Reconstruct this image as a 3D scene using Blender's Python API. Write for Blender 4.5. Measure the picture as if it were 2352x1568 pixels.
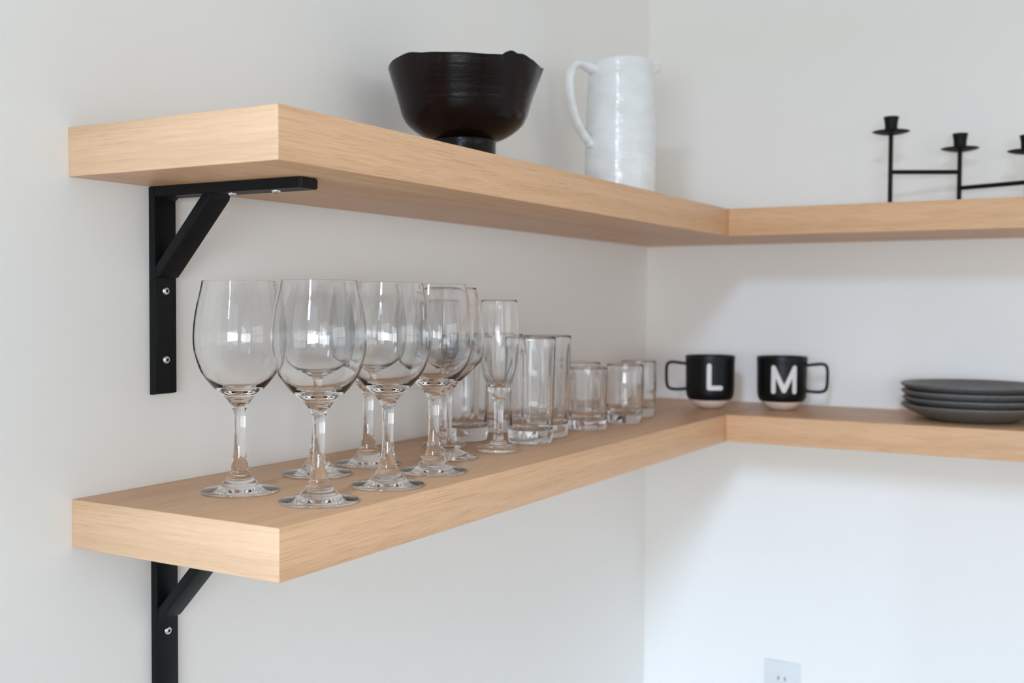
import bpy, bmesh, math
from mathutils import Vector, Matrix

# ------------------------------------------------------------------ scene, camera, world, lights, exposure
sc = bpy.context.scene
COL = sc.collection
for o in list(bpy.data.objects):
    bpy.data.objects.remove(o)

Z0 = 1.40                                   # underside of the lower shelf above the floor
CAM = Vector((-2.0669, -0.8797, Z0 + 0.2329))
YAW, PITCH, ROLL = math.radians(30.0601), math.radians(-1.9329), math.radians(0.2641)
fw = Vector((math.cos(PITCH) * math.cos(YAW), math.cos(PITCH) * math.sin(YAW), math.sin(PITCH)))
rt = Vector((math.sin(YAW), -math.cos(YAW), 0))
up = rt.cross(fw)
c_, s_ = math.cos(ROLL), math.sin(ROLL)
r2, u2 = c_ * rt + s_ * up, -s_ * rt + c_ * up
cam = bpy.data.objects.new('camera', bpy.data.cameras.new('camera'))
COL.objects.link(cam)
M = Matrix((r2, u2, -fw)).transposed().to_4x4()
M.translation = CAM
cam.matrix_world = M
cam.data.sensor_width = 36.0
cam.data.lens = 38.578
cam.data.clip_start = 0.02
cam.data.dof.use_dof = True
cam.data.dof.focus_distance = 1.10
cam.data.dof.aperture_fstop = 5.6
sc.camera = cam

sc.view_settings.view_transform = 'Standard'
sc.view_settings.look = 'None'
sc.view_settings.gamma = 1.0
sc.view_settings.use_curve_mapping = False
sc.view_settings.exposure = 0.03
cy = sc.cycles
cy.use_denoising = True
cy.max_bounces = 16
cy.transmission_bounces = 16
cy.glossy_bounces = 8
cy.diffuse_bounces = 5
cy.transparent_max_bounces = 16
cy.caustics_reflective = True
cy.caustics_refractive = True
cy.blur_glossy = 0.3
cy.sample_clamp_indirect = 6.0

world = bpy.data.worlds.new('sky')
sc.world = world
world.use_nodes = True
wn = world.node_tree.nodes
wn['Background'].inputs['Color'].default_value = (0.80, 0.90, 1.0, 1)
wn['Background'].inputs['Strength'].default_value = 1.2

def area_light(name, loc, direction, sx, sy, watts, color):
    l = bpy.data.lights.new(name, 'AREA')
    l.shape = 'RECTANGLE'
    l.size, l.size_y = sx, sy
    l.energy = watts
    l.color = color
    o = bpy.data.objects.new(name, l)
    o.location = loc
    o.rotation_euler = Vector(direction).to_track_quat('-Z', 'Y').to_euler()
    COL.objects.link(o)
    return o

# daylight: bright sky beyond the left window; large window behind the photographer; two added fills
area_light('sky_light', (-10.4, -2.58, Z0 + 4.20), (1, 0, -0.02), 0.84, 3.20, 800, (0.54, 0.735, 1.0))
area_light('window_light', (-1.2, -4.16, 1.70), (0, 1, 0), 2.4, 1.0, 9.3, (1.0, 0.985, 0.97))
area_light('side_fill_light', (-3.46, -3.25, 1.65), (1, 0, 0), 1.30, 1.0, 9, (0.93, 0.97, 1.0))  # added fill: soft ambient from the left, through an added opening
area_light('low_fill_light', (-3.50, -1.335, 1.62), (1, 0, 0), 1.33, 0.40, 30, (0.83, 0.92, 1.0))  # added fill low in the left window, brightens end faces and right wall

# ------------------------------------------------------------------ materials
def mat(name, color=(0.8, 0.8, 0.8), rough=0.5, metal=0.0, **kw):
    m = bpy.data.materials.new(name)
    m.use_nodes = True
    b = m.node_tree.nodes['Principled BSDF']
    b.inputs['Base Color'].default_value = (*color, 1)
    b.inputs['Roughness'].default_value = rough
    b.inputs['Metallic'].default_value = metal
    for k, v in kw.items():
        b.inputs[k].default_value = v
    return m

def add(m, kind, **props):
    n = m.node_tree.nodes.new(kind)
    for k, v in props.items():
        setattr(n, k, v)
    return n

def link(m, a, b):
    m.node_tree.links.new(a, b)

def noise_of(m, scale_vec, scale=1.0, detail=4.0, rough=0.55, distort=0.0):
    tc = add(m, 'ShaderNodeTexCoord')
    mp = add(m, 'ShaderNodeMapping')
    mp.inputs['Scale'].default_value = scale_vec
    nz = add(m, 'ShaderNodeTexNoise')
    nz.inputs['Scale'].default_value = scale
    nz.inputs['Detail'].default_value = detail
    nz.inputs['Roughness'].default_value = rough
    nz.inputs['Distortion'].default_value = distort
    link(m, tc.outputs['Object'], mp.inputs['Vector'])
    link(m, mp.outputs['Vector'], nz.inputs['Vector'])
    return nz.outputs['Fac']

def ramp(m, fac, stops):
    r = add(m, 'ShaderNodeValToRGB')
    e = r.color_ramp.elements
    while len(e) < len(stops):
        e.new(0.5)
    for k, (p, c) in enumerate(stops):
        e[k].position = p
        e[k].color = (*c, 1) if len(c) == 3 else c
    link(m, fac, r.inputs['Fac'])
    return r.outputs['Color']

def mix(m, a, b, fac, blend='MIX'):
    n = add(m, 'ShaderNodeMix', data_type='RGBA', blend_type=blend)
    for sock, v in ((n.inputs[0], fac), (n.inputs[6], a), (n.inputs[7], b)):
        if hasattr(v, 'is_linked'):
            link(m, v, sock)
        else:
            sock.default_value = v
    return n.outputs[2]

def bump(m, fac, strength, dist):
    n = add(m, 'ShaderNodeBump')
    n.inputs['Strength'].default_value = strength
    n.inputs['Distance'].default_value = dist
    link(m, fac, n.inputs['Height'])
    b = m.node_tree.nodes['Principled BSDF']
    link(m, n.outputs['Normal'], b.inputs['Normal'])

def srgb(r, g, b):
    f = lambda v: (v / 255 / 12.92) if v <= 10 else ((v / 255 + 0.055) / 1.055) ** 2.4
    return (f(r), f(g), f(b))

def wood(name, grain, lift=1.0):
    """pale oak veneer, grain running along 'x' or 'y'"""
    m = mat(name, (0.6, 0.45, 0.3), 0.42)
    b = m.node_tree.nodes['Principled BSDF']
    g = lambda along, across: (along, across, across) if grain == 'x' else (across, along, across)
    n1 = noise_of(m, g(0.9, 13), 1.0, 5, 0.6, 0.6)
    n2 = noise_of(m, g(8, 620), 1.0, 3, 0.65)
    n3 = noise_of(m, g(24, 2100), 1.0, 1, 0.5)
    col = ramp(m, n1, [(0.30, srgb(211, 164, 122)), (0.48, srgb(229, 183, 142)), (0.58, srgb(219, 172, 130)), (0.72, srgb(237, 195, 156))])
    fib = ramp(m, n2, [(0.30, (0.80, 0.77, 0.73)), (0.62, (1, 1, 1))])
    col = mix(m, col, fib, 0.40, 'MULTIPLY')
    por = ramp(m, n3, [(0.36, (0.50, 0.42, 0.35)), (0.44, (1, 1, 1))])
    col = mix(m, col, por, 0.36 if lift == 1.0 else 0.24, 'MULTIPLY')
    n4 = noise_of(m, (3.1, 3.1, 9), 4.0, 2, 0.5)
    knot = ramp(m, n4, [(0.755, (1, 1, 1)), (0.80, (0.66, 0.55, 0.45))])
    col = mix(m, col, knot, 0.6, 'MULTIPLY')
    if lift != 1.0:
        col = mix(m, col, (lift, lift * 1.12, lift * 1.27, 1), 1.0, 'MULTIPLY')  # brightens and cools the veneer, window light put into the colour
    link(m, col, b.inputs['Base Color'])
    bump(m, n2, 0.12, 0.0005)
    return m

WOOD_X, WOOD_Y = wood('oak_veneer_lengthwise', 'x'), wood('oak_veneer_crosswise', 'y')
WOOD_END_LIT = wood('oak_veneer_lit_end', 'y', 1.16)  # same oak, with the daylight on the end faces painted in

PAINT = mat('white_wall_paint', srgb(245, 243, 239), 0.62)
bump(PAINT, noise_of(PAINT, (1, 1, 1), 160, 3, 0.6), 0.06, 0.0012)
CEIL = mat('white_ceiling_paint', srgb(212, 211, 208), 0.8)
FLOOR = mat('pale_grey_floor', srgb(176, 174, 172), 0.5)
FRAME = mat('white_window_paint', srgb(238, 238, 236), 0.45)

BLACK = mat('black_powder_coat', srgb(10, 14, 18), 0.50, 0.0, **{'Specular IOR Level': 0.22})
bump(BLACK, noise_of(BLACK, (1, 1, 1), 420, 2, 0.6), 0.18, 0.0006)
ZINC = mat('zinc_screw_head', (0.78, 0.80, 0.83), 0.28, 1.0)
SLOTDARK = mat('screw_recess', srgb(40, 46, 52), 0.6, 0.6)

GLASS = mat('clear_glass', (1.0, 1.0, 1.0), 0.0, 0.0, **{'Transmission Weight': 1.0, 'IOR': 1.5})
GLASS_PINK = mat('faintly_rose_glass', (1.0, 0.972, 0.968), 0.0, 0.0, **{'Transmission Weight': 1.0, 'IOR': 1.48})

BOWL = mat('black_brown_glaze', srgb(16, 8, 7), 0.2, 0.0, **{'Specular IOR Level': 0.19})
_b = BOWL.node_tree.nodes['Principled BSDF']
_h = noise_of(BOWL, (9, 9, 190), 1.0, 3, 0.6)
_drip = noise_of(BOWL, (38, 38, 5), 1.0, 3, 0.55)
link(BOWL, ramp(BOWL, _drip, [(0.40, srgb(15, 7, 6)), (0.60, srgb(26, 14, 13)), (0.72, srgb(20, 21, 29))]), _b.inputs['Base Color'])
link(BOWL, ramp(BOWL, _drip, [(0.40, (0.26,) * 3), (0.62, (0.10,) * 3)]), _b.inputs['Roughness'])
_sp = noise_of(BOWL, (1, 1, 1.6), 210, 2, 0.6)
_add = add(BOWL, 'ShaderNodeMath', operation='MULTIPLY_ADD')
link(BOWL, _sp, _add.inputs[0])
_add.inputs[1].default_value = 0.55
link(BOWL, _h, _add.inputs[2])
bump(BOWL, _add.outputs[0], 0.30, 0.0012)

PITCH_M = mat('white_glaze', srgb(236, 236, 232), 0.17, 0.0, **{'Coat Weight': 0.3, 'Coat Roughness': 0.06})
_b = PITCH_M.node_tree.nodes['Principled BSDF']
_n = noise_of(PITCH_M, (22, 22, 34), 1.0, 3, 0.6)
link(PITCH_M, ramp(PITCH_M, _n, [(0.35, srgb(229, 229, 225)), (0.6, srgb(237, 238, 237))]), _b.inputs['Base Color'])
bump(PITCH_M, noise_of(PITCH_M, (26, 26, 150), 1.0, 3, 0.6), 0.5, 0.003)

MUG = mat('satin_black_glaze', srgb(9, 11, 13), 0.38, 0.0, **{'Specular IOR Level': 0.28})
CLAY = mat('bare_pale_clay', srgb(226, 206, 190), 0.75)
LETTER = mat('pale_letter_print', srgb(226, 218, 212), 0.6)
PLATE = mat('charcoal_glaze', srgb(88, 88, 90), 0.40)
_b = PLATE.node_tree.nodes['Principled BSDF']
link(PLATE, ramp(PLATE, noise_of(PLATE, (1, 1, 1), 120, 3, 0.6), [(0.3, srgb(96, 94, 92)), (0.7, srgb(110, 108, 106))]), _b.inputs['Base Color'])
IRON = mat('matt_black_iron', srgb(8, 9, 10), 0.55, 0.0, **{'Specular IOR Level': 0.25})
PLASTIC = mat('white_outlet_plastic', srgb(226, 229, 228), 0.35)
SLOT = mat('outlet_slot', srgb(60, 62, 66), 0.7)

# ------------------------------------------------------------------ helpers
def mesh_obj(name, verts, faces, m, parent=None, smooth=True, sharp=40, loc=(0, 0, 0)):
    me = bpy.data.meshes.new(name)
    me.from_pydata([tuple(v) for v in verts], [], faces)
    mats = m if isinstance(m, (list, tuple)) else [m]
    for q in mats:
        me.materials.append(q)
    if smooth:
        me.shade_smooth()
        me.set_sharp_from_angle(angle=math.radians(sharp))
    o = bpy.data.objects.new(name, me)
    o.location = loc
    COL.objects.link(o)
    if parent:
        o.parent = parent
    return o

def bm_obj(name, bm, m, parent=None, smooth=True, sharp=40, loc=(0, 0, 0)):
    me = bpy.data.meshes.new(name)
    bm.normal_update()
    bm.to_mesh(me)
    bm.free()
    me.materials.append(m)
    if smooth:
        me.shade_smooth()
        me.set_sharp_from_angle(angle=math.radians(sharp))
    o = bpy.data.objects.new(name, me)
    o.location = loc
    COL.objects.link(o)
    if parent:
        o.parent = parent
    return o

def thing(name, label, cat, loc=(0, 0, 0), rz=0.0, group=None):
    o = bpy.data.objects.new(name, None)
    o.empty_display_size = 0.05
    o.location = loc
    o.rotation_euler = (0, 0, rz)
    COL.objects.link(o)
    return tag(o, label, cat, group)

def tag(o, label, cat, group=None):
    o['label'] = label
    o['category'] = cat
    if group:
        o['group'] = group
    return o

def structure(o):
    o['kind'] = 'structure'
    return o

def copy_tree(o, parent=None):
    c = o.copy()
    COL.objects.link(c)
    if parent:
        c.parent = parent
    for ch in list(o.children):
        copy_tree(ch, c)
    return c

def box_bm(x0, x1, y0, y1, z0, z1, bev=0.0, seg=2, bm=None):
    b = bmesh.new()
    bmesh.ops.create_cube(b, size=1.0)
    for v in b.verts:
        v.co = ((x0 + x1) / 2 + v.co.x * (x1 - x0), (y0 + y1) / 2 + v.co.y * (y1 - y0), (z0 + z1) / 2 + v.co.z * (z1 - z0))
    if bev:
        bmesh.ops.bevel(b, geom=list(b.edges), offset=bev, segments=seg, affect='EDGES', profile=0.5)
    if bm is None:
        return b
    tmp = bpy.data.meshes.new('tmp')
    b.to_mesh(tmp)
    b.free()
    bm.from_mesh(tmp)
    bpy.data.meshes.remove(tmp)
    return bm

def spline(pts, n=6):
    """Catmull-Rom through (r, z) points; a third item True marks a hard corner"""
    P = [Vector((p[0], p[1])) for p in pts]
    hard = [len(p) > 2 and p[2] for p in pts]
    out = []
    for i in range(len(P) - 1):
        p1, p2 = P[i], P[i + 1]
        p0 = P[i - 1] if i > 0 and not hard[i] else p1 + (p1 - p2)
        p3 = P[i + 2] if i + 2 < len(P) and not hard[i + 1] else p2 + (p2 - p1)
        d = lambda a, b: max((a - b).length, 1e-7) ** 0.5
        t0 = 0.0
        t1 = t0 + d(p0, p1)
        t2 = t1 + d(p1, p2)
        t3 = t2 + d(p2, p3)
        for k in range(n):
            t = t1 + (t2 - t1) * k / n
            A1 = p0 * ((t1 - t) / (t1 - t0)) + p1 * ((t - t0) / (t1 - t0))
            A2 = p1 * ((t2 - t) / (t2 - t1)) + p2 * ((t - t1) / (t2 - t1))
            A3 = p2 * ((t3 - t) / (t3 - t2)) + p3 * ((t - t2) / (t3 - t2))
            B1 = A1 * ((t2 - t) / (t2 - t0)) + A2 * ((t - t0) / (t2 - t0))
            B2 = A2 * ((t3 - t) / (t3 - t1)) + A3 * ((t - t1) / (t3 - t1))
            out.append(B1 * ((t2 - t) / (t2 - t1)) + B2 * ((t - t1) / (t2 - t1)))
    out.append(P[-1])
    return [(max(v.x, 0.0), v.y) for v in out]

def lathe(prof, seg=72, fn=None):
    """surface of revolution; going up the outside the normals face outward"""
    V, F, rings = [], [], []
    for (r, z) in prof:
        if r < 1e-6:
            rings.append([len(V)])
            V.append((0, 0, z))
        else:
            ids = []
            for k in range(seg):
                a = 2 * math.pi * k / seg
                rr, zz = fn(r, z, a) if fn else (r, z)
                ids.append(len(V))
                V.append((rr * math.cos(a), rr * math.sin(a), zz))
            rings.append(ids)
    for A, B in zip(rings, rings[1:]):
        if len(A) == 1 and len(B) == 1:
            continue
        for k in range(seg):
            j = (k + 1) % seg
            if len(A) == 1:
                F.append((A[0], B[j], B[k]))
            elif len(B) == 1:
                F.append((A[k], A[j], B[0]))
            else:
                F.append((A[k], A[j], B[j], B[k]))
    return V, F

def lathe_obj(name, prof, m, parent=None, seg=72, fn=None, sharp=50, loc=(0, 0, 0)):
    V, F = lathe(prof, seg, fn)
    return mesh_obj(name, V, F, m, parent, True, sharp, loc)

def sweep(path, rad, seg=12, squash=(1, 1), closed_ends=True, side=Vector((0, 0, 1))):
    """tube along a path; rad a number or list; 'side' is a fixed reference for the section"""
    P = [Vector(p) for p in path]
    V, F = [], []
    n = len(P)
    for i, p in enumerate(P):
        t = (P[min(i + 1, n - 1)] - P[max(i - 1, 0)]).normalized()
        b = side - t * side.dot(t)
        b = b.normalized() if b.length > 1e-4 else Vector((1, 0, 0))
        a = t.cross(b)
        r = rad[i] if isinstance(rad, (list, tuple)) else rad
        for k in range(seg):
            th = 2 * math.pi * k / seg
            V.append(p + a * (math.cos(th) * r * squash[0]) + b * (math.sin(th) * r * squash[1]))
    for i in range(n - 1):
        for k in range(seg):
            j = (k + 1) % seg
            F.append((i * seg + k, i * seg + j, (i + 1) * seg + j, (i + 1) * seg + k))
    if closed_ends:
        F.append(tuple(range(seg))[::-1])
        F.append(tuple((n - 1) * seg + k for k in range(seg)))
    return V, F

def curve3(pts, n=8):
    P = [Vector(p) for p in pts]
    out = []
    for i in range(len(P) - 1):
        p0 = P[i - 1] if i else P[i] * 2 - P[i + 1]
        p1, p2 = P[i], P[i + 1]
        p3 = P[i + 2] if i + 2 < len(P) else p2 * 2 - p1
        for k in range(n):
            t = k / n
            out.append(0.5 * (2 * p1 + (p2 - p0) * t + (2 * p0 - 5 * p1 + 4 * p2 - p3) * t * t + (3 * p1 - p0 - 3 * p2 + p3) * t ** 3))
    out.append(P[-1])
    return out

def facing(x, y):
    """azimuth from a spot towards the place the photograph was taken from"""
    return math.atan2(CAM.y - y, CAM.x - x)

# ------------------------------------------------------------------ the room
XL, YF, ZC = -3.40, -4.10, 3.60            # left wall, front wall (behind the photographer), ceiling
TH = 0.14
def slab(name, bm, m):
    return structure(bm_obj(name, bm, m, None, False))

slab('wall_back', box_bm(XL - TH, TH, 0, TH, 0, ZC), PAINT)
slab('wall_right', box_bm(0, TH, YF - TH, 0, 0, ZC), PAINT)
slab('floor', box_bm(XL - TH, TH, YF - TH, TH, -0.1, 0), FLOOR)
slab('ceiling', box_bm(XL - TH, TH, YF - TH, TH, ZC, ZC + 0.1), CEIL)
# left wall with its window opening
WY0, WY1, WZ0, WZ1 = -2.00, -0.67, 0.95, Z0 + 1.40
SY0, SY1, SZ0, SZ1 = -3.90, -2.60, 1.05, 2.25   # second opening, added for the side fill
b = box_bm(XL - TH, XL, YF - TH, SY0, 0, ZC)
box_bm(XL - TH, XL, SY1, WY0, 0, ZC, bm=b)
box_bm(XL - TH, XL, SY0, SY1, 0, SZ0, bm=b)
box_bm(XL - TH, XL, SY0, SY1, SZ1, ZC, bm=b)
box_bm(XL - TH, XL, WY1, 0, 0, ZC, bm=b)
box_bm(XL - TH, XL, WY0, WY1, 0, WZ0, bm=b)
box_bm(XL - TH, XL, WY0, WY1, WZ1, ZC, bm=b)
slab('wall_left', b, PAINT)
# front wall with its window opening
FX0, FX1, FZ0, FZ1 = -2.5, -0.1, 1.0, 2.25
b = box_bm(XL - TH, FX0, YF - TH, YF, 0, ZC)
box_bm(FX1, TH, YF - TH, YF, 0, ZC, bm=b)
box_bm(FX0, FX1, YF - TH, YF, 0, FZ0, bm=b)
box_bm(FX0, FX1, YF - TH, YF, FZ1, ZC, bm=b)
slab('wall_front', b, PAINT)
# window frames
b = box_bm(XL - 0.09, XL - 0.05, WY0, WY0 + 0.05, WZ0, WZ1)
box_bm(XL - 0.09, XL - 0.05, WY1 - 0.04, WY1, WZ0, WZ1, bm=b)
box_bm(XL - 0.09, XL - 0.05, WY0, WY1, WZ0, WZ0 + 0.05, bm=b)
box_bm(XL - 0.09, XL - 0.05, WY0, WY1, WZ1 - 0.04, WZ1, bm=b)
box_bm(XL - 0.085, XL - 0.055, -1.35, -1.32, WZ0, WZ1, bm=b)
box_bm(XL - 0.085, XL - 0.055, WY0, WY1, 1.78, 1.81, bm=b)
slab('window_1', b, FRAME)
b = bmesh.new()
for x in (FX0, -1.70, -0.90, FX1 - 0.06):
    box_bm(x, x + 0.06, YF - 0.05, YF - 0.01, FZ0, FZ1, bm=b)
for z in (FZ0, 1.62, FZ1 - 0.05):
    box_bm(FX0, FX1, YF - 0.05, YF - 0.01, z, z + 0.05, bm=b)
slab('window_2', b, FRAME)
b = bmesh.new()
for y in (SY0, -3.28, SY1 - 0.06):
    box_bm(XL - 0.05, XL - 0.01, y, y + 0.06, SZ0, SZ1, bm=b)
for z in (SZ0, 1.62, SZ1 - 0.05):
    box_bm(XL - 0.05, XL - 0.01, SY0, SY1, z, z + 0.05, bm=b)
slab('fill_window', b, FRAME)  # unseen second left window, added to go with the side fill

# ------------------------------------------------------------------ corner shelves
T, GAP, LEN, DEP, DEP2 = 0.0463, 0.3507, 1.3797, 0.2593, 0.2625

def board(name, x0, x1, y0, y1, z0, m_long, m_end, parent, end_axis):
    b = box_bm(x0, x1, y0, y1, z0, z0 + T, 0.0009, 2)
    o = bm_obj(name, b, m_long, parent, True, 60)
    o.data.materials.append(m_end)
    for p in o.data.polygons:
        if abs(p.normal[end_axis]) > 0.9:
            p.material_index = 1
    return o

def corner_shelf(label, z):
    t = thing('corner_shelf', label, 'shelf', (0, 0, z), group='oak corner shelves')
    board('shelf_board', -LEN, 0, -DEP, 0, 0, WOOD_X, WOOD_END_LIT, t, 0)
    board('shelf_board', -DEP2, 0, -1.75, -DEP, 0, WOOD_Y, WOOD_X, t, 1)
    return t

ZL, ZU = Z0 + T, Z0 + GAP + T              # tops of the lower and upper shelf
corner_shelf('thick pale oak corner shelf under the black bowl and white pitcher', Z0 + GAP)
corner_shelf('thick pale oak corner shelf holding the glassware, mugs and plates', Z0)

# ------------------------------------------------------------------ shelf brackets (origin: where wall meets shelf underside)
BX0, BX1, BT = -1.2850, -1.2567, 0.0092    # bar width and thickness
def yz_prism(name, poly, x0, x1, m, parent, bev=0.0012):
    b = bmesh.new()
    lo = [b.verts.new((x0, y, z)) for y, z in poly]
    hi = [b.verts.new((x1, y, z)) for y, z in poly]
    n = len(poly)
    b.faces.new(lo)
    b.faces.new(hi[::-1])
    for k in range(n):
        b.faces.new((lo[k], hi[k], hi[(k + 1) % n], lo[(k + 1) % n])[::-1])
    bmesh.ops.recalc_face_normals(b, faces=b.faces)
    if bev:
        bmesh.ops.bevel(b, geom=list(b.edges), offset=bev, segments=2, affect='EDGES', profile=0.5)
    return bm_obj(name, b, m, parent, True, 35)

def screw(parent, loc, rot):
    h = lathe_obj('screw', spline([(0, 0.0022), (0.0022, 0.0021), (0.0038, 0.0014), (0.0044, 0.0002, True), (0.0044, -0.001)][::-1], 3), ZINC, parent, 24, None, 50, loc)
    h.rotation_euler = rot
    b = bmesh.new()
    for k in range(3):
        a = k * math.pi / 3
        bb = box_bm(-0.0019, 0.0019, -0.0005, 0.0005, 0.0016, 0.00232)
        bmesh.ops.rotate(bb, cent=(0, 0, 0), matrix=Matrix.Rotation(a, 3, 'Z'), verts=bb.verts)
        tmp = bpy.data.meshes.new('tmp')
        bb.to_mesh(tmp)
        bb.free()
        b.from_mesh(tmp)
        bpy.data.meshes.remove(tmp)
    bm_obj('drive_recess', b, SLOTDARK, h, False)
    h['label'] = 'silver screw head'
    return h

def bracket(label, z):
    t = thing('shelf_bracket', label, 'bracket', (0, 0, z), group='black shelf brackets')
    # wall bar: rounded foot, closed into the arm at the top
    yz_prism('wall_bar', [(0, -0.0004), (-BT, -0.0004), (-BT, -0.2105), (0, -0.2120)], BX0, BX1, BLACK, t)
    # arm below the shelf with clipped outer corner
    b = bmesh.new()
    pts = [(BX0, -BT + 0.0005), (BX0, -0.1995), (BX0 + 0.0012, -0.2008), (BX1 - 0.005, -0.2008), (BX1 - 0.0012, -0.1988), (BX1, -0.195), (BX1, -BT + 0.0005)]
    lo = [b.verts.new((x, y, -0.0104)) for x, y in pts]
    hi = [b.verts.new((x, y, -0.0004)) for x, y in pts]
    b.faces.new(lo)
    b.faces.new(hi)
    for k in range(len(pts)):
        b.faces.new((lo[k], lo[(k + 1) % len(pts)], hi[(k + 1) % len(pts)], hi[k]))
    bmesh.ops.recalc_face_normals(b, faces=b.faces)
    bmesh.ops.bevel(b, geom=list(b.edges), offset=0.001, segments=2, affect='EDGES')
    bm_obj('arm', b, BLACK, t, True, 35)
    # diagonal strut
    poly = [(-BT + 0.001, -0.0815), (-BT + 0.001, -0.0925), (-0.0125, -0.0920), (-0.0170, -0.0875),
            (-0.0845, -0.0160), (-0.0868, -0.0100), (-0.0755, -0.0100)]
    yz_prism('strut', poly, BX0 + 0.0006, BX1 - 0.0004, BLACK, t, 0.0008)
    # weld fillet in the inner corner
    yz_prism('weld', [(-BT + 0.001, -0.0095), (-BT + 0.001, -0.0150), (-0.0150, -0.0095)], BX0 + 0.003, BX1 - 0.001, BLACK, t, 0.0004)
    mx = (BX0 + BX1) / 2
    for dz in (-0.1057, -0.1762):
        screw(t, (mx - 0.0005, -BT - 0.0002, dz), (math.radians(90), 0, 0))
    for y in (-0.1014, -0.1583):
        screw(t, (mx, y, -0.0106), (math.radians(180), 0, 0))
    return t

bracket('black steel bracket under the upper shelf, left of the wine glasses', Z0 + GAP)
bracket('black steel bracket under the lower shelf, cut off by the frame', Z0)

# ------------------------------------------------------------------ glassware on the lower shelf
EPS = 0.0003
def wine_glass():
    t = thing('wine_glass', 'x', 'wine glass', group='clear wine glasses')
    K = 1 / 2318.0
    h = lambda y: (1126.5 - y) * K
    outer = [(87, 1125), (86.0, 1122)]
    foot = [(0, 0), (0.030, 0.0), (0.0362, 0.0002, True), (0.0375, 0.0010), (0.0368, 0.0023), (0.029, 0.0041), (0.0205, 0.0056),
            (0.0185, 0.0068), (0.0172, 0.0090), (0.0132, 0.0131), (0.0120, 0.0158), (0.0116, 0.0168)]
    stem = [(0.0116, 0.0168), (0.0098, 0.0188), (0.0091, 0.0212), (0.0079, 0.0272), (0.0067, 0.0345), (0.0058, 0.0450), (0.0055, 0.0560), (0.0056, 0.0660), (0.0060, 0.0770), (0.0066, 0.0815), (0.0078, 0.0850)]
    bowl = [(0.0078, 0.0850), (0.0100, 0.0885), (0.0142, 0.0938), (0.0208, 0.0992), (0.0288, 0.1074), (0.0366, 0.1184), (0.0409, 0.1292), (0.0436, 0.1395), (0.0445, 0.1505),
            (0.0439, 0.1650), (0.0414, 0.1824), (0.0382, 0.1965), (0.0362, 0.2068), (0.03600, 0.20790), (0.03545, 0.20812), (0.03490, 0.20780), (0.0350, 0.2066), (0.0370, 0.1965),
            (0.0402, 0.1822), (0.0427, 0.1650), (0.0433, 0.1507), (0.0424, 0.1398), (0.0397, 0.1298), (0.0353, 0.1198), (0.0270, 0.1096), (0.0180, 0.1032), (0.0090, 0.1003), (0, 0.0996)]
    lathe_obj('foot', spline(foot, 5), GLASS, t, 80, None, 70)
    lathe_obj('stem', spline(stem, 5), GLASS, t, 80, None, 180)
    lathe_obj('bowl', spline(bowl, 6), GLASS, t, 80, None, 180)
    return t

def angular_glass():
    t = thing('wine_glass', 'x', 'wine glass')
    foot = [(0, 0), (0.032, 0.0), (0.0346, 0.0002, True), (0.0354, 0.0007), (0.0350, 0.0014), (0.024, 0.0052), (0.0125, 0.0108), (0.0060, 0.0150), (0.0050, 0.0172)]
    stem = [(0.0050, 0.0172), (0.0046, 0.0184), (0.0036, 0.0205), (0.0032, 0.030), (0.0031, 0.050), (0.0032, 0.070), (0.0036, 0.078), (0.0052, 0.0835)]
    bowl = [(0.0052, 0.0835), (0.0086, 0.0875), (0.020, 0.0990), (0.0330, 0.1115), (0.0385, 0.1175), (0.0412, 0.1245), (0.0423, 0.1380), (0.0413, 0.1550), (0.0385, 0.1740), (0.0352, 0.1920),
            (0.0324, 0.2055), (0.0320, 0.2060), (0.0315, 0.2054), (0.0342, 0.1920), (0.0375, 0.1740), (0.0403, 0.1550), (0.0412, 0.1380), (0.0402, 0.1252), (0.0374, 0.1186), (0.0320, 0.1132), (0.019, 0.1012), (0.0075, 0.0925), (0, 0.0905)]
    lathe_obj('foot', spline(foot, 5), GLASS_PINK, t, 72, None, 70)
    lathe_obj('stem', spline(stem, 5), GLASS_PINK, t, 72, None, 180)
    lathe_obj('bowl', spline(bowl, 5), GLASS_PINK, t, 72, None, 180)
    return t

def flute():
    t = thing('champagne_flute', 'x', 'flute', group='champagne flutes')
    foot = [(0, 0), (0.0255, 0.0), (0.0272, 0.0008), (0.0281, 0.0028), (0.0272, 0.0050), (0.024, 0.0060), (0.0165, 0.0070), (0.0112, 0.0090), (0.0104, 0.0105), (0.0098, 0.0122), (0.0078, 0.0138)]
    stem = [(0.0078, 0.0138), (0.0062, 0.0152), (0.0070, 0.0172), (0.0066, 0.0195), (0.0054, 0.0220), (0.0052, 0.0330), (0.0056, 0.0450), (0.0064, 0.0585), (0.0082, 0.0660), (0.0098, 0.0690)]
    ribs = lambda r, z, a: (r * (1 + 0.022 * math.cos(12 * a) * max(0, min(1, (0.155 - z) / 0.06)) * (1 if z > 0.083 else 0)), z)
    bowl = [(0.0098, 0.0690), (0.0118, 0.0720), (0.0138, 0.0765), (0.0140, 0.0800), (0.0138, 0.0815), (0.0155, 0.0850), (0.0188, 0.0940), (0.0226, 0.1085), (0.0246, 0.1240), (0.0255, 0.1400), (0.0250, 0.1600), (0.0238, 0.1780),
            (0.0228, 0.1912), (0.0224, 0.1918), (0.0219, 0.1910), (0.0227, 0.1780), (0.0238, 0.1600), (0.0242, 0.1400), (0.0233, 0.1240), (0.0212, 0.1090), (0.0172, 0.0955), (0.0125, 0.0868), (0.0065, 0.0835), (0, 0.0828)]
    lathe_obj('foot', spline(foot, 5), GLASS, t, 72, None, 70)
    lathe_obj('stem', spline(stem, 5), GLASS, t, 72, None, 180)
    lathe_obj('bowl', spline(bowl, 5), GLASS, t, 96, ribs, 180)
    return t

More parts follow.
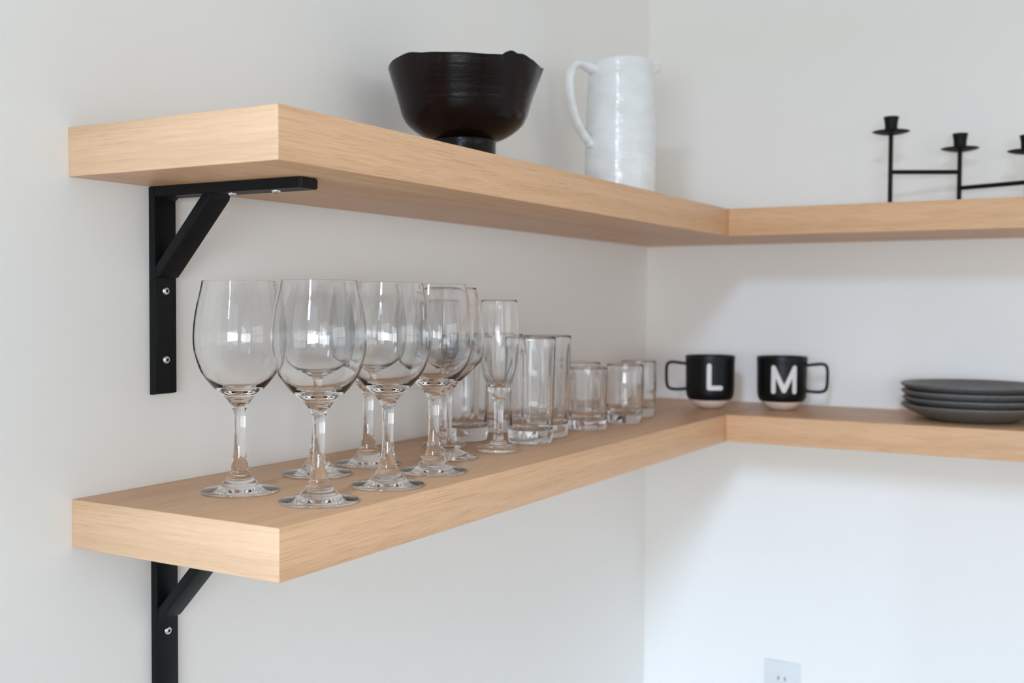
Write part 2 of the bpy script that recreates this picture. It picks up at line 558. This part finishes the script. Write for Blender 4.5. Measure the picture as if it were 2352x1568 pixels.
def tumbler(name, label, H, rb, rtop, floor_h, group, bulge=0.0):
    inner0 = rb - 0.003
    def facets(r, z, a):
        if z > floor_h + 0.004 and r < rb + (rtop - rb) * z / H - 0.0012 and z < H - 0.004:
            return r * (1 - 0.024 * abs(math.cos(7 * a)) ** 2 * min(1.0, (H - 0.004 - z) / 0.02)), z
        return r, z
    m = lambda f: rb + (rtop - rb) * f + bulge * math.sin(math.pi * min(1, f * 1.1))
    prof = [(0, 0.0006), (rb * 0.80, 0.0004), (rb - 0.0028, 0.0, True), (rb - 0.0008, 0.0008), (rb, 0.0035), (m(0.15), H * 0.15), (m(0.35), H * 0.35), (m(0.65), H * 0.65), (m(0.9), H * 0.9), (rtop, H - 0.0007), (rtop - 0.0005, H),
            (rtop - 0.0010, H - 0.0007), (m(0.9) - 0.0013, H * 0.90), (m(0.65) - 0.0018, H * 0.65), (m(0.4) - 0.0025, H * 0.40), (m(0.25) - 0.0028, max(H * 0.25, floor_h + 0.008)), (inner0 - 0.0025, floor_h + 0.0025), (inner0 - 0.008, floor_h + 0.0003), (0, floor_h)]
    o = lathe_obj(name, spline(prof, 5), GLASS, None, 100, facets, 60)
    return tag(o, label, 'tumbler', group)

S = 0.85
def place(o, ux, uy, label, z=ZL, rz=0.0):
    o.location = (ux * S, uy * S, z + EPS)
    o.rotation_euler = (0, 0, rz)
    if label:
        o['label'] = label
    return o

wg = wine_glass()
spots = [(-1.4889, -0.1239, 'clear stemmed wine glass standing alone nearest the black bracket, leftmost of all'),
         (-1.4917, -0.2450, 'clear wine glass nearest the camera at the front edge of the lower shelf'),
         (-1.3414, -0.1159, 'clear wine glass hidden behind the frontmost one, its foot showing by the wall'),
         (-1.2355, -0.1164, 'clear wine glass in the wall row, third from the shelf end'),
         (-1.3659, -0.2461, 'clear wine glass in the front row, second from the shelf end'),
         (-1.2459, -0.2312, 'clear wine glass in the front row, last one before the thin-stemmed glass')]
for k, (x, y, lab) in enumerate(spots):
    place(wg if k == 0 else copy_tree(wg), x, y, lab, rz=k * 0.7)
place(angular_glass(), -1.1268, -0.1766, 'faintly rosy thin-stemmed wine glass with an angular bowl, beside the flute')
fl = flute()
place(fl, -1.0244, -0.1980, 'champagne flute with a thick rounded foot standing in front of the tall tumblers')
place(copy_tree(fl), -1.0270, -0.1014, 'champagne flute near the wall, mostly hidden behind the wine glasses', rz=0.4)
TR = 0.0330
tall = tumbler('tall_tumbler', 'x', 0.1425, 0.0297, 0.0340, 0.017, 'tall tumblers')
place(tall, -0.9102, -0.1889, 'tall clear tumbler at the front, just right of the flute', rz=0.2)
for x, y, lab, rz in ((-0.9339, -0.0826, 'tall clear tumbler in the wall row, seen between wine glass stem and flute', 0.5),
                      (-0.7963, -0.0649, 'tall clear tumbler farthest back, its base glimpsed behind the flute stem', 0.1),
                      (-0.8195, -0.1701, 'tall clear tumbler at the right end of the tall ones', 0.35)):
    place(copy_tree(tall), x, y, lab, rz=rz)
low = tumbler('short_tumbler', 'x', 0.0925, 0.0284, 0.0298, 0.013, 'short tumblers', 0.0004)
place(low, -0.6904, -0.1820, 'short clear tumbler nearest the tall tumblers, frontmost of the short ones', rz=0.1)
place(copy_tree(low), -0.5434, -0.0978, 'short clear tumbler standing behind, against the wall', rz=0.3)
rnd = tumbler('short_tumbler', 'x', 0.0925, 0.0262, 0.0290, 0.013, 'short tumblers', 0.0018)
place(rnd, -0.5557, -0.1936, 'short clear tumbler second from the right end of the glassware', rz=0.5)
place(copy_tree(rnd), -0.4304, -0.1665, 'short clear tumbler nearest the mug marked L', rz=0.2)

# ------------------------------------------------------------------ black bowl on the upper shelf
def lerp_tab(tab, v):
    for (a, x), (b, y) in zip(tab, tab[1:]):
        if a <= v <= b:
            t = (v - a) / (b - a)
            t = t * t * (3 - 2 * t)
            return x + (y - x) * t
    return tab[-1][1]

bx, by = -0.8887, -0.1275
fa = facing(bx, by)
RIM = [(-180, 0), (-150, 0.003), (-120, 0.001), (-90, 0.0), (-62, 0.0045), (-46, 0.0062), (-30, 0.003), (-10, 0.0012), (15, 0.0), (27, 0.001), (32, 0.006), (36, 0.0078), (41, 0.0055), (47, 0.0064), (58, 0.0036), (68, 0.0016), (82, 0.001), (90, 0.0035), (97, 0.001), (130, -0.002), (155, 0.002), (180, 0)]
RIMR = [(-180, 0), (-100, 0.0008), (-60, -0.001), (0, 0), (36, 0.0006), (75, 0), (90, 0.0035), (104, 0), (180, 0)]
def bowl_mod(r, z, a):
    phi = math.degrees((a - fa + math.pi) % (2 * math.pi) - math.pi)
    w = max(0.0, min(1.0, (z - 0.088) / 0.042)) ** 2
    ring = 0.00012 * math.sin(z * 1400) * (1 if 0.06 < z < 0.125 else 0)
    return r + w * lerp_tab(RIMR, phi) + ring, z + w * lerp_tab(RIM, phi)
tb = thing('footed_bowl', 'black-brown glazed ceramic bowl with an uneven rim on a round foot', 'bowl', (bx, by, ZU + EPS))
body = [(0.036, 0.0405), (0.045, 0.0432), (0.0550, 0.0480), (0.0640, 0.0540), (0.0733, 0.0625), (0.0785, 0.0715), (0.0818, 0.0820), (0.0862, 0.0975), (0.0903, 0.1100), (0.0958, 0.1285), (0.0962, 0.1303), (0.0948, 0.1312), (0.0932, 0.1300), (0.0875, 0.1115), (0.0820, 0.0930), (0.0765, 0.0770), (0.068, 0.0660), (0.052, 0.0560), (0.025, 0.0510), (0, 0.0505)]
lathe_obj('bowl_body', spline(body, 5), BOWL, tb, 144, bowl_mod, 70)
lathe_obj('foot_ring', spline([(0, 0.004), (0.034, 0.004, True), (0.0365, 0.0, True), (0.0412, 0.0, True), (0.0410, 0.010), (0.0398, 0.022), (0.0393, 0.034), (0.0392, 0.0425), (0.0370, 0.0440)], 4), BOWL, tb, 96, None, 50)

# ------------------------------------------------------------------ white pitcher on the upper shelf
px_, py_ = -0.4163, -0.1275
fp = facing(px_, py_)
tp = thing('pitcher', 'white glazed ceramic pitcher with a strap handle on the upper shelf', 'pitcher', (px_, py_, ZU + EPS))
az_s, az_h = fp + math.radians(112), fp + math.radians(-58)
def pit_mod(r, z, a):
    d = (a - az_s + math.pi) % (2 * math.pi) - math.pi
    w = math.exp(-(d / 0.27) ** 2) * max(0.0, min(1.0, (z - 0.210) / 0.014))
    d2 = (a - az_s) / 2
    ring = 0.00035 * math.sin(z * 620 + 0.8 * math.sin(a * 2)) + 0.0004 * math.sin(z * 210 + a)
    dip = (0.0022 * (1 - math.cos(2 * (a - az_s))) - 0.0050) * max(0, (z - 0.2) / 0.03)
    return r + w * 0.0190 + (ring if z < 0.222 else 0), z + w * 0.003 + dip
pit = [(0, 0.003), (0.046, 0.0025), (0.0515, 0.0, True), (0.0545, 0.0015), (0.0560, 0.010), (0.0568, 0.030), (0.0574, 0.060), (0.0574, 0.090), (0.0566, 0.125), (0.0553, 0.165), (0.0540, 0.195), (0.0525, 0.215), (0.0512, 0.2285), (0.0508, 0.2315), (0.0494, 0.2322), (0.0482, 0.2305), (0.0488, 0.215), (0.0500, 0.190), (0.0520, 0.150), (0.0532, 0.090), (0.053, 0.030), (0.046, 0.012), (0, 0.010)]
lathe_obj('pitcher_body', spline(pit, 7), PITCH_M, tp, 112, pit_mod, 60)
hd, hp = Vector((math.cos(az_h), math.sin(az_h), 0)), Vector((-math.sin(az_h), math.cos(az_h), 0))
hpts = [(0.046, 0.214), (0.058, 0.2165), (0.074, 0.2215), (0.088, 0.2175), (0.0955, 0.200), (0.0955, 0.178), (0.0905, 0.152), (0.0815, 0.128), (0.0700, 0.1095), (0.0600, 0.0985), (0.0545, 0.0925)]
path = curve3([hd * r + Vector((0, 0, z)) for r, z in hpts], 6)
n = len(path)
rad = [0.0098 + 0.0050 * max(0, 1 - k / (n * 0.2)) + 0.0006 * math.sin(k * 0.9) for k in range(n)]
V, F = sweep(path, rad, 16, (0.72, 1.0), True, hp)
mesh_obj('handle', V, F, PITCH_M, tp, True, 60)

# ------------------------------------------------------------------ candle holder on the upper shelf
ctr = Vector((-0.1, -0.6, ZU))
tc_ = thing('candle_holder', 'black iron zigzag candle holder with three cups, empty of candles', 'candle holder', (ctr.x, ctr.y, ZU))
posts = [(-0.150, -0.5852, 0.1835), (-0.088, -0.7055, 0.1500), (-0.142, -0.8330, 0.1305)]
pw = [Vector((x * S - ctr.x, y * S - ctr.y, 0)) for x, y, _ in posts]
for p, (_, _, h) in zip(pw, posts):
    H = h * S
    zd = H - 0.0275                           # drip tray height
    lathe_obj('post', [(0, EPS), (0.0046, EPS), (0.0046, 0.0012), (0.0038, 0.0018), (0.0038, zd), (0, zd)], IRON, tc_, 24, None, 40, p)
    lathe_obj('drip_tray', spline([(0, zd - 0.003), (0.006, zd - 0.003), (0.018, zd - 0.0012), (0.030, zd + 0.0022), (0.0306, zd + 0.003), (0.0298, zd + 0.0032), (0.018, zd + 0.0004), (0.006, zd - 0.0004), (0, zd - 0.0004)], 4), IRON, tc_, 48, None, 60, p)
    lathe_obj('candle_cup', spline([(0, zd - 0.001), (0.0112, zd - 0.0006, True), (0.0104, zd + 0.004), (0.0104, zd + 0.014), (0.0116, zd + 0.0225), (0.0124, H - 0.0012), (0.0124, H), (0.0113, H), (0.0100, zd + 0.020), (0.0094, zd + 0.006), (0, zd + 0.005)], 4), IRON, tc_, 40, None, 50, p)
for a, b_, zb in ((pw[0], pw[1], 0.0742 * S), (pw[1], pw[2], 0.0422 * S)):
    V, F = sweep([a + Vector((0, 0, zb)), a.lerp(b_, 0.5) + Vector((0, 0, zb)), b_ + Vector((0, 0, zb))], 0.0037, 16)
    mesh_obj('cross_bar', V, F, IRON, tc_)

# ------------------------------------------------------------------ letter mugs
def capsule_letter(strokes, R, width, z_off, az, parent):
    """rounded strokes in (u, v) metres wrapped on the mug's cylinder"""
    V, F = [], []
    def wrap(u, v, lift):
        a = az + u / R
        rr = R + lift
        return (rr * math.cos(a), rr * math.sin(a), z_off + v)
    for s, ((u0, v0), (u1, v1)) in enumerate(strokes):
        d = Vector((u1 - u0, v1 - v0))
        Ld = d.length
        d.normalize()
        nrm = Vector((-d.y, d.x))
        rows = 14
        base = len(V)
        h = width / 2
        ts = [-h + h * (1 - math.cos(math.pi / 2 * k / 5)) for k in range(5)]
        ts += [Ld * k / rows for k in range(rows + 1)]
        ts += [Ld + h * math.sin(math.pi / 2 * k / 5) for k in range(1, 6)]
        for t in ts:
            if t < 0:
                e = math.sqrt(max(0, h * h - t * t))
            elif t > Ld:
                e = math.sqrt(max(0, h * h - (t - Ld) ** 2))
            else:
                e = h
            c = Vector((u0, v0)) + d * t
            for q in range(5):
                w = c + nrm * (e * (q / 2 - 1))
                V.append(wrap(w.x, w.y, 0.00025 + s * 0.00001))
        for i in range(len(ts) - 1):
            for q in range(4):
                F.append((base + i * 5 + q, base + (i + 1) * 5 + q, base + (i + 1) * 5 + q + 1, base + i * 5 + q + 1))
    return mesh_obj('letter', V, F, LETTER, parent)

def mug(label, ux, uy, strokes, letter_az, handle_az):
    x, y = ux * S, uy * S
    a = facing(x, y)
    t = thing('letter_mug', label, 'mug', (x, y, ZL + EPS), group='black letter mugs')
    R = 0.0440
    lathe_obj('clay_base', spline([(0, 0.0006), (0.013, 0.0), (0.0165, 0.0007), (0.0240, 0.0038), (0.0310, 0.0088), (0.0362, 0.0150), (0.0366, 0.0172)], 5), CLAY, t, 64)['label'] = 'pale unglazed clay base'
    lathe_obj('mug_body', spline([(0.0355, 0.0158), (0.0376, 0.0164), (0.0403, 0.0195), (0.0425, 0.0260), (0.0434, 0.036), (0.0437, 0.055), (0.0440, 0.080), (0.0444, 0.0945), (0.0440, 0.0957), (0.0430, 0.0958), (0.0422, 0.0945), (0.0412, 0.070), (0.0405, 0.035), (0.037, 0.022), (0.020, 0.0165), (0, 0.0160)], 5), MUG, t, 80)
    hz = a + handle_az
    d = Vector((math.cos(hz), math.sin(hz), 0))
    k = Vector((-math.sin(hz), math.cos(hz), 0))
    hp_ = [(0.0410, 0.0800), (0.0520, 0.0815), (0.0680, 0.0830), (0.0755, 0.0805), (0.0782, 0.0735), (0.0785, 0.058), (0.0775, 0.0435), (0.0745, 0.0365), (0.0670, 0.0335), (0.0520, 0.0335), (0.0405, 0.0350)]
    pth = curve3([d * r + Vector((0, 0, z)) for r, z in hp_], 6)
    V, F = sweep(pth, 0.0046, 14, (0.62, 1.15), True, k)
    mesh_obj('handle', V, F, MUG, t)
    capsule_letter(strokes, R, 0.0082, 0.0, a + letter_az, t)['label'] = 'pale printed letter'
    return t

lz0, lz1 = 0.0395, 0.0790
mug('matt black mug printed with a pale letter L, pale clay base', -0.1944, -0.2292,
    [((-0.0100, lz1), (-0.0100, lz0)), ((-0.0100, lz0), (0.0112, lz0))], math.radians(11), math.radians(-90))
mug('matt black mug printed with a pale letter M, pale clay base', -0.1489, -0.3713,
    [((-0.0185, 0.0355), (-0.0185, 0.0775)), ((-0.0185, 0.0775), (0.0, 0.0375)), ((0.0, 0.0375), (0.0185, 0.0775)), ((0.0185, 0.0775), (0.0185, 0.0355))], math.radians(5), math.radians(90))

# ------------------------------------------------------------------ stack of plates
pprof = [(0, 0.0015), (0.050, 0.0015), (0.0540, 0.0, True), (0.0600, 0.0006), (0.0740, 0.0042), (0.0900, 0.0110), (0.1030, 0.0178), (0.1095, 0.0228), (0.1104, 0.0248), (0.1092, 0.0262), (0.1070, 0.0256), (0.0960, 0.0195), (0.0780, 0.0140), (0.0540, 0.0117), (0.025, 0.0113), (0, 0.0113)]
names = ['charcoal stoneware plate at the bottom of the stack', 'charcoal stoneware plate second from the bottom of the stack', 'charcoal stoneware plate just below the top one', 'charcoal stoneware plate on top of the stack']
p0 = None
for k, lab in enumerate(names):
    if k == 0:
        o = p0 = lathe_obj('dinner_plate', spline(pprof, 5), PLATE, None, 112, None, 60)
        tag(o, lab, 'plate', 'stacked charcoal plates')
    else:
        o = p0.copy()
        COL.objects.link(o)
        o['label'] = lab
    o.location = (-0.1330 + (0.0, 0.0012, -0.0008, 0.0006)[k], -0.6335 + (0.0, -0.002, 0.0, 0.0012)[k], ZL + EPS + 0.0114 * k)
    o.rotation_euler = (0, 0, k * 1.1)

# ------------------------------------------------------------------ outlet on the right wall
oy0, oy1, ozt = -0.3228, -0.2527, Z0 - 0.4479
to = thing('wall_outlet', 'white electrical outlet low on the right wall', 'outlet', (0, (oy0 + oy1) / 2, ozt - 0.057))
yc = 0.0
bm_obj('cover_plate', box_bm(-0.0055, -0.0002, -0.035, 0.035, -0.057, 0.057, 0.0022, 3), PLASTIC, to)
for zc in (0.0195, -0.0195):
    f = bm_obj('receptacle', box_bm(-0.0068, -0.005, -0.0170, 0.0170, zc - 0.0140, zc + 0.0140, 0.0008, 2), PLASTIC, to)
    for y in (-0.0064, 0.0064):
        bm_obj('slot', box_bm(-0.0071, -0.0066, y - 0.0011, y + 0.0011, zc + 0.001, zc + 0.0085), SLOT, f, False)
    g = lathe_obj('ground_hole', [(0, 0.0), (0.0024, 0.0), (0.0024, 0.0005), (0, 0.0005)], SLOT, f, 16, None, 40, (-0.0066, 0, zc - 0.007))
    g.rotation_euler = (0, math.radians(-90), 0)
lathe_obj('screw', spline([(0.0028, -0.0005), (0.0028, 0.0004, True), (0, 0.0012)], 3), PLASTIC, to, 20, None, 40, (-0.0055, 0, 0)).rotation_euler = (0, math.radians(-90), 0)
